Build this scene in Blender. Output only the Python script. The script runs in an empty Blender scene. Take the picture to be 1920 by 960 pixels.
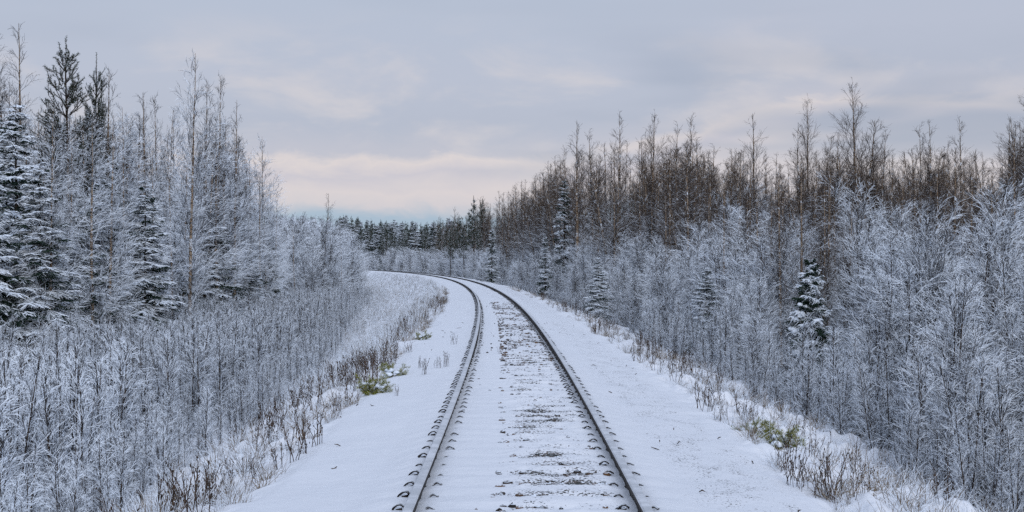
import bpy, math
import numpy as np

# ------------------------------------------------------------------ camera, sky, sun, exposure
scene = bpy.context.scene
COL = scene.collection
W0, F0, HZ, CAMZ = 1920.0, 2933.0, 493.0, 1.63      # photo width, focal length in photo pixels, horizon row, eye above rail
cam_d = bpy.data.cameras.new("camera")
cam_d.sensor_width = 36.0
cam_d.lens = 36.0 * F0 / W0
cam_d.shift_y = (HZ - 480.0) / W0
cam_d.clip_start = 0.1
cam_d.clip_end = 9000.0
cam = bpy.data.objects.new("camera", cam_d)
COL.objects.link(cam)
cam.location = (0, 0, CAMZ)
cam.rotation_euler = (math.radians(90), 0, 0)
scene.camera = cam

SUN_EL, SUN_AZ = math.radians(24), math.radians(168)   # azimuth clockwise from +Y
vs = scene.view_settings
vs.view_transform = 'Standard'
vs.look = 'None'
vs.gamma = 1.0
vs.exposure = 0.0
vs.use_curve_mapping = False
scene.render.engine = 'CYCLES'
cy = scene.cycles
cy.max_bounces = 4
cy.diffuse_bounces = 3
cy.glossy_bounces = 2
cy.transmission_bounces = 1
cy.transparent_max_bounces = 2
cy.use_adaptive_sampling = True
cy.adaptive_threshold = 0.02
cy.use_denoising = False


def lin(r, g, b):
    f = lambda c: (c / 255 / 12.92) if c / 255 <= 0.04045 else ((c / 255 + 0.055) / 1.055) ** 2.4
    return (f(r), f(g), f(b), 1.0)


class NT:
    """small helper round a node tree"""
    def __init__(s, tree):
        s.t = tree
        tree.nodes.clear()

    def n(s, typ, **kw):
        nd = s.t.nodes.new(typ)
        for k, v in kw.items():
            setattr(nd, k, v)
        return nd

    def link(s, a, b):
        s.t.links.new(a, b)

    def setin(s, sock, v):
        if hasattr(v, 'is_output') or isinstance(v, bpy.types.NodeSocket):
            s.link(v, sock)
        else:
            sock.default_value = v

    def math(s, op, a, b=0.0, c=0.0, clamp=False):
        nd = s.n('ShaderNodeMath', operation=op, use_clamp=clamp)
        for i, v in enumerate((a, b, c)):
            s.setin(nd.inputs[i], v)
        return nd.outputs[0]

    def mix(s, f, a, b, blend='MIX'):
        nd = s.n('ShaderNodeMix', data_type='RGBA', blend_type=blend)
        s.setin(nd.inputs[0], f)
        s.setin(nd.inputs[6], a)
        s.setin(nd.inputs[7], b)
        return nd.outputs[2]

    def ramp(s, f, stops, interp='LINEAR'):
        nd = s.n('ShaderNodeValToRGB')
        cr = nd.color_ramp
        cr.interpolation = interp
        while len(cr.elements) < len(stops):
            cr.elements.new(0.5)
        for e, (p, c) in zip(cr.elements, stops):
            e.position = p
            e.color = c if len(c) == 4 else (*c, 1)
        s.setin(nd.inputs[0], f)
        return nd.outputs[0]

    def noise(s, vec, scale, detail=3.0, rough=0.55, dist=0.0):
        nd = s.n('ShaderNodeTexNoise')
        if vec is not None:
            s.link(vec, nd.inputs['Vector'])
        nd.inputs['Scale'].default_value = scale
        nd.inputs['Detail'].default_value = detail
        nd.inputs['Roughness'].default_value = rough
        nd.inputs['Distortion'].default_value = dist
        return nd.outputs['Fac']

    def maprange(s, v, a, b, c=0.0, d=1.0, smooth=True):
        nd = s.n('ShaderNodeMapRange', interpolation_type='SMOOTHSTEP' if smooth else 'LINEAR')
        s.setin(nd.inputs[0], v)
        s.setin(nd.inputs[1], a)
        s.setin(nd.inputs[2], b)
        s.setin(nd.inputs[3], c)
        s.setin(nd.inputs[4], d)
        return nd.outputs[0]


world = bpy.data.worlds.new("World")
scene.world = world
world.use_nodes = True


def build_world():
    T = NT(world.node_tree)
    out = T.n('ShaderNodeOutputWorld')
    tc = T.n('ShaderNodeTexCoord')
    sep = T.n('ShaderNodeSeparateXYZ')
    T.link(tc.outputs['Generated'], sep.inputs[0])
    x, y, z = sep.outputs
    az = T.math('MULTIPLY', T.math('ARCTAN2', x, y), 180 / math.pi)
    el = T.math('MULTIPLY', T.math('ARCSINE', z), 180 / math.pi)
    # cloud space: layers are stretched along the horizon, and more so low down
    cv = T.n('ShaderNodeCombineXYZ')
    T.link(T.math('MULTIPLY', az, 0.16), cv.inputs[0])
    T.link(T.math('MULTIPLY', el, 0.42), cv.inputs[1])
    n1 = T.noise(cv.outputs[0], 1.0, 5, 0.55, 0.3)
    cv2 = T.n('ShaderNodeCombineXYZ')
    T.link(T.math('ADD', T.math('MULTIPLY', az, 0.36), 7.3), cv2.inputs[0])
    T.link(T.math('ADD', T.math('MULTIPLY', el, 0.8), 3.1), cv2.inputs[1])
    n2 = T.noise(cv2.outputs[0], 1.0, 6, 0.6, 0.5)
    cv3 = T.n('ShaderNodeCombineXYZ')
    T.link(T.math('ADD', T.math('MULTIPLY', az, 0.05), 1.9), cv3.inputs[0])
    T.link(T.math('ADD', T.math('MULTIPLY', el, 0.30), 5.7), cv3.inputs[1])
    n3 = T.noise(cv3.outputs[0], 1.0, 3, 0.5, 0.2)
    # the bright gap over the horizon sits higher to the right
    lift = T.maprange(az, 2.0, 11.0, 0.0, 2.0)
    e1 = T.math('SUBTRACT', el, lift)
    e1 = T.math('ADD', e1, T.math('MULTIPLY', T.math('SUBTRACT', n2, 0.5), 1.5))
    e1 = T.math('MAXIMUM', e1, T.maprange(az, 2.5, 7.0, -1.0, 2.3))
    base = T.ramp(T.math('DIVIDE', e1, 12.0, clamp=True), [
        (0.00, lin(160, 184, 205)), (0.135, lin(168, 189, 209)), (0.18, lin(212, 207, 213)), (0.215, lin(219, 211, 214)),
        (0.27, lin(205, 201, 211)), (0.305, lin(222, 213, 214)), (0.335, lin(194, 195, 208)), (0.42, lin(183, 189, 206)),
        (0.56, lin(187, 193, 210)), (0.80, lin(185, 194, 212)), (1.0, lin(183, 193, 212))])
    patch = T.math('MULTIPLY', T.maprange(n1, 0.46, 0.68), T.maprange(el, 9.5, 6.5))
    patch = T.math('MULTIPLY', patch, T.maprange(el, 1.6, 3.0))
    c = T.mix(T.math('MULTIPLY', patch, 0.7), base, lin(217, 211, 214))
    dark = T.math('MULTIPLY', T.maprange(n3, 0.47, 0.62), T.math('MULTIPLY', T.maprange(el, 2.6, 4.4), T.maprange(el, 9.0, 6.0, 0.15, 1.0)))
    c = T.mix(T.math('MULTIPLY', dark, 0.8), c, lin(163, 173, 193))
    # an overcast sky is brighter overhead than at the horizon
    gain = T.maprange(el, 9.5, 60.0, 1.0, ZENITH)
    c = T.mix(T.maprange(el, 9.5, 35.0), c, (0.445, 0.515, 0.665, 1))
    clouds = T.n('ShaderNodeBackground')
    T.link(c, clouds.inputs[0])
    T.link(gain, clouds.inputs[1])
    sky = T.n('ShaderNodeTexSky', sky_type='NISHITA')
    sky.sun_disc = False
    sky.sun_elevation = SUN_EL
    sky.sun_rotation = SUN_AZ
    bg = T.n('ShaderNodeBackground')
    T.link(sky.outputs[0], bg.inputs[0])
    bg.inputs[1].default_value = 0.08
    mx = T.n('ShaderNodeMixShader')
    mx.inputs[0].default_value = 0.93          # cloud cover
    T.link(bg.outputs[0], mx.inputs[1])
    T.link(clouds.outputs[0], mx.inputs[2])
    T.link(mx.outputs[0], out.inputs[0])


ZENITH = 1.4
build_world()

sun_d = bpy.data.lights.new("sun", 'SUN')
sun_d.energy = 1.2
sun_d.angle = math.radians(30)
sun_d.color = (0.98, 0.98, 1.0)
sun = bpy.data.objects.new("sun", sun_d)
COL.objects.link(sun)
sun.rotation_euler = (math.radians(90) - SUN_EL, 0, math.pi - SUN_AZ)


# ------------------------------------------------------------------ object helpers
def tag(o, label=None, cat=None, group=None, kind=None):
    if label: o['label'] = label
    if cat: o['category'] = cat
    if group: o['group'] = group
    if kind: o['kind'] = kind
    return o


def link_mesh(name, me, parent=None):
    o = bpy.data.objects.new(name, me)
    COL.objects.link(o)
    if parent is not None:
        o.parent = parent
    return o


class Geo:
    """collects quads and triangles with a material index and a snow value per vertex"""
    def __init__(s):
        s.V, s.Q, s.T, s.mq, s.mt, s.S, s.n = [], [], [], [], [], [], 0

    def add(s, V, Q=None, T=None, mat=0, snow=0.0):
        V = np.asarray(V, float).reshape(-1, 3)
        s.V.append(V)
        sn = np.broadcast_to(np.asarray(snow, float), (len(V),)) if np.ndim(snow) == 0 else np.asarray(snow, float).reshape(-1)
        s.S.append(sn)
        if Q is not None and len(Q):
            s.Q.append(np.asarray(Q).reshape(-1, 4) + s.n)
            s.mq.append(np.full(len(s.Q[-1]), mat))
        if T is not None and len(T):
            s.T.append(np.asarray(T).reshape(-1, 3) + s.n)
            s.mt.append(np.full(len(s.T[-1]), mat))
        s.n += len(V)

    def tubes(s, P, R, snow=0.0, sides=3, mat=0, flat=1.0, rot=0.0):
        """P (M,K,3) paths, R (M,K) radii; a triangular section carries its ridge on top"""
        P = np.asarray(P, float)
        M, K, _ = P.shape
        R = np.broadcast_to(np.asarray(R, float), (M, K))
        t = np.empty_like(P)
        t[:, 1:-1] = P[:, 2:] - P[:, :-2]
        t[:, 0] = P[:, 1] - P[:, 0]
        t[:, -1] = P[:, -1] - P[:, -2]
        t /= np.linalg.norm(t, axis=2, keepdims=True) + 1e-9
        side = np.cross(t, np.array([0.03, 0.05, 1.0]))
        side /= np.linalg.norm(side, axis=2, keepdims=True) + 1e-9
        up = np.cross(side, t)
        a = np.pi / 2 + rot + np.arange(sides) * 2 * np.pi / sides
        ca, sa = np.cos(a)[None, None, :, None], np.sin(a)[None, None, :, None] * flat
        V = P[:, :, None, :] + R[:, :, None, None] * (side[:, :, None, :] * ca + up[:, :, None, :] * sa)
        idx = np.arange(M * K * sides).reshape(M, K, sides)
        A = idx[:, :-1]
        B = idx[:, 1:]
        Q = np.stack([A, np.roll(A, -1, 2), np.roll(B, -1, 2), B], -1).reshape(-1, 4)
        sn = np.broadcast_to(np.asarray(snow, float).reshape(-1, 1, 1) if np.ndim(snow) == 1 else np.asarray(snow, float), (M, K, sides)) if np.ndim(snow) < 2 else np.broadcast_to(np.asarray(snow)[:, :, None], (M, K, sides))
        s.add(V, Q=Q, mat=mat, snow=sn.reshape(-1))

    def mesh(s, name, mats, smooth=False):
        me = bpy.data.meshes.new(name)
        V = np.concatenate(s.V)
        Q = np.concatenate(s.Q) if s.Q else np.zeros((0, 4), int)
        T = np.concatenate(s.T) if s.T else np.zeros((0, 3), int)
        loops = np.concatenate([Q.reshape(-1), T.reshape(-1)]).astype(np.int32)
        ls = np.concatenate([np.arange(len(Q)) * 4, len(Q) * 4 + np.arange(len(T)) * 3]).astype(np.int32)
        me.vertices.add(len(V))
        me.vertices.foreach_set('co', V.astype(np.float32).reshape(-1))
        me.loops.add(len(loops))
        me.loops.foreach_set('vertex_index', loops)
        me.polygons.add(len(ls))
        me.polygons.foreach_set('loop_start', ls)
        mi = np.concatenate(s.mq + s.mt).astype(np.int32)
        me.polygons.foreach_set('material_index', mi)
        me.polygons.foreach_set('use_smooth', np.full(len(ls), smooth))
        at = me.attributes.new('snow', 'FLOAT', 'POINT')
        at.data.foreach_set('value', np.concatenate(s.S).astype(np.float32))
        for m in mats:
            me.materials.append(m)
        me.update(calc_edges=True)
        return me


def unit(v):
    return v / (np.linalg.norm(v, axis=-1, keepdims=True) + 1e-9)


def thin(rng, P, n, C, ref):
    """drop children C (n per parent) of the short parents P"""
    L = np.linalg.norm(P[:, -1] - P[:, 0], axis=1)
    return C[rng.random(len(C)) < np.repeat(np.clip(L / ref, 0.3, 1), n)]


Z3 = np.array([0, 0, 1.0])


def spawn(rng, P, n, t0, t1, ang, L, K, bend=0.0, flat=False, jit=0.06, asd=0.15, tilt=0.0):
    """children of the paths P: n each, leaving at ANG from the parent; L(t, parent length) their lengths"""
    M, Kp, _ = P.shape
    t = t0 + (t1 - t0) * (np.arange(n)[None, :] + rng.random((M, n))) / n
    f = np.clip(t * (Kp - 1), 0, Kp - 1.001)
    i = f.astype(int)
    fr = (f - i)[..., None]
    m = np.arange(M)[:, None]
    pos = P[m, i] * (1 - fr) + P[m, i + 1] * fr
    tan = unit(P[m, i + 1] - P[m, i])
    plen = np.linalg.norm(P[:, 1:] - P[:, :-1], axis=2).sum(1)[:, None]
    if flat:
        perp = unit(np.cross(tan, Z3)) * np.where((np.arange(n) % 2)[None, :, None] == 0, 1, -1)
        perp = unit(perp + rng.normal(0, 0.22, perp.shape) + np.array([0, 0, tilt]))
    else:
        r = rng.normal(size=(M, n, 3))
        perp = unit(r - (r * tan).sum(-1, keepdims=True) * tan)
    a = (ang + rng.normal(0, asd, (M, n)))[..., None]
    d = unit(np.cos(a) * tan + np.sin(a) * perp)
    ln = (L(t, plen) * rng.uniform(0.7, 1.25, (M, n)))[..., None] / (K - 1)
    pts = [pos]
    for k in range(K - 1):
        pts.append(pts[-1] + d * ln)
        d = unit(d + bend * Z3 + rng.normal(0, jit, d.shape))
    return np.stack(pts, 2).reshape(M * n, K, 3), t.reshape(-1)


def taper(M, K, r0, r1):
    r0 = np.broadcast_to(np.asarray(r0, float), (M,))[:, None]
    w = np.linspace(0, 1, K)[None, :]
    return r0 * (1 - w) + r1 * w


# value noise for the terrain
def vnoise(x, y, seed=0):
    xi, yi = np.floor(x).astype(np.int64), np.floor(y).astype(np.int64)
    fx, fy = x - xi, y - yi
    fx, fy = fx * fx * (3 - 2 * fx), fy * fy * (3 - 2 * fy)

    def h(a, b):
        v = (a * 374761393 + b * 668265263 + seed * 974634777) & 0x7fffffff
        v = ((v ^ (v >> 13)) * 1274126177) & 0x7fffffff
        return ((v ^ (v >> 16)) & 0xffff) / 65535.0
    return (h(xi, yi) * (1 - fx) + h(xi + 1, yi) * fx) * (1 - fy) + (h(xi, yi + 1) * (1 - fx) + h(xi + 1, yi + 1) * fx) * fy


def fbm(x, y, o=3, seed=0):
    v, a, s = 0, 0.5, 0
    for k in range(o):
        v = v + a * vnoise(x * 2 ** k, y * 2 ** k, seed + k)
        s += a
        a *= 0.5
    return v / s


# ------------------------------------------------------------------ materials
def new_mat(name, rough=0.8, spec=0.2):
    m = bpy.data.materials.new(name)
    m.use_nodes = True
    T = NT(m.node_tree)
    out = T.n('ShaderNodeOutputMaterial')
    b = T.n('ShaderNodeBsdfPrincipled')
    b.inputs['Roughness'].default_value = rough
    b.inputs['Specular IOR Level'].default_value = spec
    T.link(b.outputs[0], out.inputs[0])
    return m, T, b


SNOW = (0.80, 0.865, 0.95, 1)


def snowy(name, c1, c2, nscale=6.0, rough=0.8, soft=0.16, spec=0.1):
    """bark or needles with the snow that lies on whatever faces up"""
    m, T, b = new_mat(name, rough, spec)
    tc = T.n('ShaderNodeTexCoord')
    geo = T.n('ShaderNodeNewGeometry')
    sx = T.n('ShaderNodeSeparateXYZ')
    T.link(geo.outputs['True Normal'], sx.inputs[0])
    at = T.n('ShaderNodeAttribute', attribute_name='snow')
    nz = T.noise(tc.outputs['Object'], nscale, 1.0)
    base = T.mix(T.maprange(nz, 0.35, 0.65), c1, c2)
    thr = T.math('MULTIPLY_ADD', at.outputs['Fac'], -1.6, 1.2)
    v = T.math('ADD', sx.outputs[2], T.math('MULTIPLY', T.math('SUBTRACT', nz, 0.5), 0.7))
    f = T.maprange(v, T.math('SUBTRACT', thr, soft), T.math('ADD', thr, soft))
    T.link(T.mix(f, base, SNOW), b.inputs['Base Color'])
    return m


M_twig = snowy('snowy_twig', (0.016, 0.014, 0.015, 1), (0.042, 0.034, 0.031, 1), 4)
M_brown = snowy('brown_twig', (0.046, 0.035, 0.029, 1), (0.098, 0.072, 0.055, 1), 3)
M_needle = snowy('spruce_needles', (0.010, 0.022, 0.018, 1), (0.024, 0.044, 0.030, 1), 5)
M_pine = snowy('pine_needles', (0.020, 0.036, 0.022, 1), (0.04, 0.062, 0.034, 1), 5)
M_young = snowy('young_pine_needles', (0.10, 0.115, 0.018, 1), (0.28, 0.27, 0.05, 1), 14)
M_dry = snowy('dry_stalk', (0.035, 0.025, 0.02, 1), (0.085, 0.055, 0.04, 1), 9)
M_straw = snowy('dry_straw', (0.16, 0.115, 0.07, 1), (0.28, 0.21, 0.13, 1), 7)


def birch_bark():
    m, T, b = new_mat('birch_bark', 0.75, 0.15)
    tc = T.n('ShaderNodeTexCoord')
    mp = T.n('ShaderNodeMapping')
    mp.inputs['Scale'].default_value = (6, 6, 22)
    T.link(tc.outputs['Object'], mp.inputs[0])
    n = T.noise(mp.outputs[0], 1.0, 3)
    n2 = T.noise(tc.outputs['Object'], 1.3, 2)
    c = T.mix(T.maprange(n2, 0.35, 0.65), (0.24, 0.165, 0.105, 1), (0.36, 0.29, 0.22, 1))
    c = T.mix(T.maprange(n, 0.5, 0.6), c, (0.045, 0.036, 0.032, 1))
    n3 = T.noise(tc.outputs['Object'], 5.0, 3)
    at = T.n('ShaderNodeAttribute', attribute_name='snow')
    c = T.mix(T.math('MULTIPLY', T.maprange(n3, 0.55, 0.66), at.outputs['Fac'], clamp=True), c, SNOW)
    T.link(c, b.inputs['Base Color'])
    return m


M_birch = birch_bark()
M_bark = snowy('grey_brown_bark', (0.028, 0.022, 0.019, 1), (0.075, 0.055, 0.042, 1), 8)


def pure_snow():
    m, T, b = new_mat('snow_pad', 0.75, 0.2)
    b.inputs['Base Color'].default_value = SNOW
    tc = T.n('ShaderNodeTexCoord')
    bp = T.n('ShaderNodeBump')
    bp.inputs['Strength'].default_value = 0.5
    bp.inputs['Distance'].default_value = 0.02
    T.link(T.noise(tc.outputs['Object'], 25, 3), bp.inputs['Height'])
    T.link(bp.outputs[0], b.inputs['Normal'])
    return m


M_snow = pure_snow()


def ground_mat():
    m, T, b = new_mat('snow_ground', 0.7, 0.25)
    tc = T.n('ShaderNodeTexCoord')
    P = tc.outputs['Object']
    bare = T.n('ShaderNodeAttribute', attribute_name='bare')       # gravel that shows through
    floor = T.n('ShaderNodeAttribute', attribute_name='floor')     # heather and litter under the trees, darkened to paint in thicket shade
    straw = T.n('ShaderNodeAttribute', attribute_name='straw')     # flattened grass on the banks
    n1 = T.noise(P, 2.2, 4)
    snow = T.mix(n1, (0.73, 0.755, 0.80, 1), (0.80, 0.82, 0.86, 1))
    vor = T.n('ShaderNodeTexVoronoi')
    T.link(P, vor.inputs['Vector'])
    vor.inputs['Scale'].default_value = 34.0
    sepc = T.n('ShaderNodeSeparateColor')
    T.link(vor.outputs['Color'], sepc.inputs[0])
    stone = T.ramp(sepc.outputs[0], [(0.0, (0.012, 0.010, 0.010)), (0.5, (0.032, 0.039, 0.036)), (0.8, (0.08, 0.05, 0.032)), (1.0, (0.13, 0.12, 0.115))])
    nf = T.noise(P, 42.0, 3, 0.6)
    f = T.maprange(T.math('ADD', bare.outputs['Fac'], T.math('MULTIPLY', T.math('SUBTRACT', nf, 0.5), 2.4)), 0.52, 0.64)
    c = T.mix(f, snow, stone)
    ng = T.noise(P, 9.0, 5, 0.7)
    fg = T.maprange(T.math('ADD', straw.outputs['Fac'], T.math('SUBTRACT', ng, 0.5)), 0.50, 0.72)
    c = T.mix(T.math('MULTIPLY', fg, 0.7), c, (0.15, 0.115, 0.075, 1))
    nl = T.noise(P, 3.5, 6, 0.7)
    fl = T.maprange(T.math('ADD', floor.outputs['Fac'], T.math('MULTIPLY', T.math('SUBTRACT', nl, 0.5), 1.2)), 0.42, 0.62)
    c = T.mix(fl, c, (0.022, 0.024, 0.022, 1))
    T.link(c, b.inputs['Base Color'])
    bp = T.n('ShaderNodeBump')
    bp.inputs['Strength'].default_value = 0.55
    bp.inputs['Distance'].default_value = 0.03
    h = T.math('ADD', T.math('MULTIPLY', T.noise(P, 7.0, 5), 1.0), T.math('MULTIPLY', T.noise(P, 45.0, 3), 0.25))
    T.link(h, bp.inputs['Height'])
    T.link(bp.outputs[0], b.inputs['Normal'])
    return m


def steel_top():
    m, T, b = new_mat('frosted_rail_head', 0.55, 0.25)
    tc = T.n('ShaderNodeTexCoord')
    n = T.noise(tc.outputs['Object'], 5.0, 5)
    T.link(T.mix(T.maprange(n, 0.35, 0.7), (0.48, 0.50, 0.53, 1), (0.68, 0.70, 0.74, 1)), b.inputs['Base Color'])
    return m


def rust():
    m, T, b = new_mat('dark_rusty_steel', 0.7, 0.25)
    tc = T.n('ShaderNodeTexCoord')
    n = T.noise(tc.outputs['Object'], 9.0, 5)
    T.link(T.mix(T.maprange(n, 0.35, 0.7), (0.010, 0.008, 0.007, 1), (0.032, 0.023, 0.018, 1)), b.inputs['Base Color'])
    return m


def stone_mat():
    m, T, b = new_mat('ballast_stone', 0.85, 0.2)
    at = T.n('ShaderNodeAttribute', attribute_name='snow')
    geo = T.n('ShaderNodeNewGeometry')
    sx = T.n('ShaderNodeSeparateXYZ')
    T.link(geo.outputs['Normal'], sx.inputs[0])
    tc = T.n('ShaderNodeTexCoord')
    c = T.ramp(at.outputs['Fac'], [(0.0, (0.018, 0.016, 0.015)), (0.5, (0.055, 0.045, 0.04)), (0.8, (0.13, 0.07, 0.035)), (1.0, (0.16, 0.15, 0.14))])
    n = T.noise(tc.outputs['Object'], 20, 3)
    f = T.maprange(T.math('ADD', sx.outputs[2], T.math('SUBTRACT', n, 0.5)), 0.72, 0.95)
    T.link(T.mix(f, c, SNOW), b.inputs['Base Color'])
    return m


M_ground, M_head, M_rust, M_stone = ground_mat(), steel_top(), rust(), stone_mat()


# ------------------------------------------------------------------ the lie of the land
def centre(Y):
    Y = np.asarray(Y, float)
    c = 0.06 + 0.007 * Y - Y * Y / 3800.0
    Ym = 520.0
    return np.where(Y > Ym, 0.06 + 0.007 * Ym - Ym * Ym / 3800.0 + (0.007 - 2 * Ym / 3800.0) * (Y - Ym), c)


LATP = np.array([-900, -60, -30, -14, -8, -5.6, -4.4, -3.3, -2.55, -2.1, -1.25, -0.95, 0.95, 1.25, 2.0, 2.5, 3.0, 3.8, 5.0, 6.5, 10, 20, 60, 900])
ZP = np.array([2.0, -1.6, -2.1, -2.2, -2.15, -1.9, -1.35, -0.75, -0.40, -0.24, -0.165, -0.118, -0.118, -0.165, -0.225, -0.31, -0.45, -0.80, -1.15, -1.35, -1.4, -1.3, -0.8, 2.0])


def ground(lat, Y):
    lat = np.asarray(lat, float)
    Y = np.asarray(Y, float)
    a = np.abs(lat)
    wob = (fbm(Y * 0.35, lat * 0 + 3.0, 2, 11) - 0.5) * 0.55 * np.clip((a - 1.5) / 0.8, 0, 1)
    z = np.interp(lat + wob, LATP, ZP)
    bank = np.clip((a - 2.05) / 0.7, 0, 1)
    lump = np.maximum(fbm(lat * 3.6, Y * 3.0, 4, 5) - 0.42, 0) * 0.42
    z = z - 0.022 * np.clip((Y - 18) / 15, 0, 1) * np.clip((1.3 - a) / 0.2, 0, 1)
    z = z + bank * lump + bank * (fbm(lat * 0.5, Y * 0.5, 2, 9) - 0.5) * 0.35
    z = z + ((fbm(lat * 3.0, Y * 1.3, 3, 2) - 0.5) * 0.035 + (fbm(lat * 0.9, Y * 0.45, 2, 77) - 0.5) * 0.09) * np.clip((a - 0.9) / 0.4, 0, 1)
    return z


def build_terrain():
    Ys = [-12.0, -4.0, 2.0, 6.0, 9.0]
    y = 9.4
    while y < 30: Ys.append(y); y += 0.034
    while y < 500: Ys.append(y); y *= 1.006
    while y < 6000: Ys.append(y); y *= 1.12
    Ys = np.array(Ys)
    la = list(np.arange(-1.2, 1.2001, 0.028))
    for sgn in (-1, 1):
        q = 1.2
        st = 0.035
        while q < 900:
            q += st
            la.append(sgn * q)
            if q > 4.5: st *= 1.12
    lat = np.array(sorted(la))
    LA, YY = np.meshgrid(lat, Ys)
    z = ground(LA, YY)
    a = np.abs(LA)
    bed = a < 1.0
    # sleepers lie under the snow: a soft ridge every 0.6 m, hollows between, deeper to the right of the middle
    ridge = 0.5 + 0.5 * np.cos(2 * np.pi * YY / 0.6)
    ridge = ridge ** 0.8
    right = np.clip((LA + 0.22) / 0.25, 0, 1) * np.clip((0.68 - LA) / 0.08, 0, 1)
    fade = np.clip(1.2 - YY / 300, 0.15, 1)
    nn = fbm(LA * 5, YY * 6, 3, 21)
    dz = ridge * (0.012 + 0.014 * right) + (nn - 0.5) * (0.018 + 0.05 * right)
    # the wind has cleared a groove along the foot of the rails
    for rl in (-0.797, 0.797):
        dz = dz - 0.016 * np.exp(-((LA - rl + 0.0) / 0.085) ** 2)
    z = np.where(a < 1.25, z + dz * np.clip((1.25 - a) / 0.2, 0, 1) + 0.004, z)
    big = fbm(LA * 1.6, YY * 0.55, 2, 31)
    bare = right * (0.45 + 0.55 * (1 - ridge)) * (0.05 + 0.95 * (fbm(LA * 4.0, YY * 5.0, 3, 41)) + 1.1 * (big - 0.5)) - 0.01
    bare = bare * np.clip(1.25 - YY / 90, 0.0, 1) ** 0.5
    sh = np.clip((LA - 1.1) / 0.3, 0, 1) * np.clip((2.3 - LA) / 0.3, 0, 1)
    bare = np.maximum(bare, sh * (fbm(LA * 7, YY * 3.5, 2, 55) * 0.50))
    floor = np.where(LA > 0, np.clip((LA - 4.3) / 1.6, 0, 1) * 0.85, np.maximum(np.clip((-LA - 5.2) / 2.0, 0, 1) * 0.5, np.clip((-LA - 11) / 4.0, 0, 1) * 0.9))
    floor = floor * np.clip(1.5 - YY / 400, 0.3, 1)
    strw = np.clip((a - 2.2) / 0.5, 0, 1) * np.clip((6.5 - a) / 2.0, 0, 1) * 0.33
    X = centre(YY) + LA
    V = np.stack([X, YY, z], -1).reshape(-1, 3)
    n, mcol = LA.shape
    idx = np.arange(n * mcol).reshape(n, mcol)
    Q = np.stack([idx[:-1, :-1], idx[:-1, 1:], idx[1:, 1:], idx[1:, :-1]], -1).reshape(-1, 4)
    g = Geo()
    g.add(V, Q=Q)
    me = g.mesh('ground', [M_ground], smooth=True)
    for nm, arr in (('bare', bare), ('floor', floor), ('straw', strw)):
        at = me.attributes.new(nm, 'FLOAT', 'POINT')
        at.data.foreach_set('value', arr.astype(np.float32).reshape(-1))
    o = link_mesh('ground', me)
    tag(o, 'snow covered railway embankment and forest ground', kind='structure')


build_terrain()


def at_px(px, Y):
    return (px - 960.0) / F0 * Y


def z_px(py, Y):
    return CAMZ + (HZ - py) / F0 * Y


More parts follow.
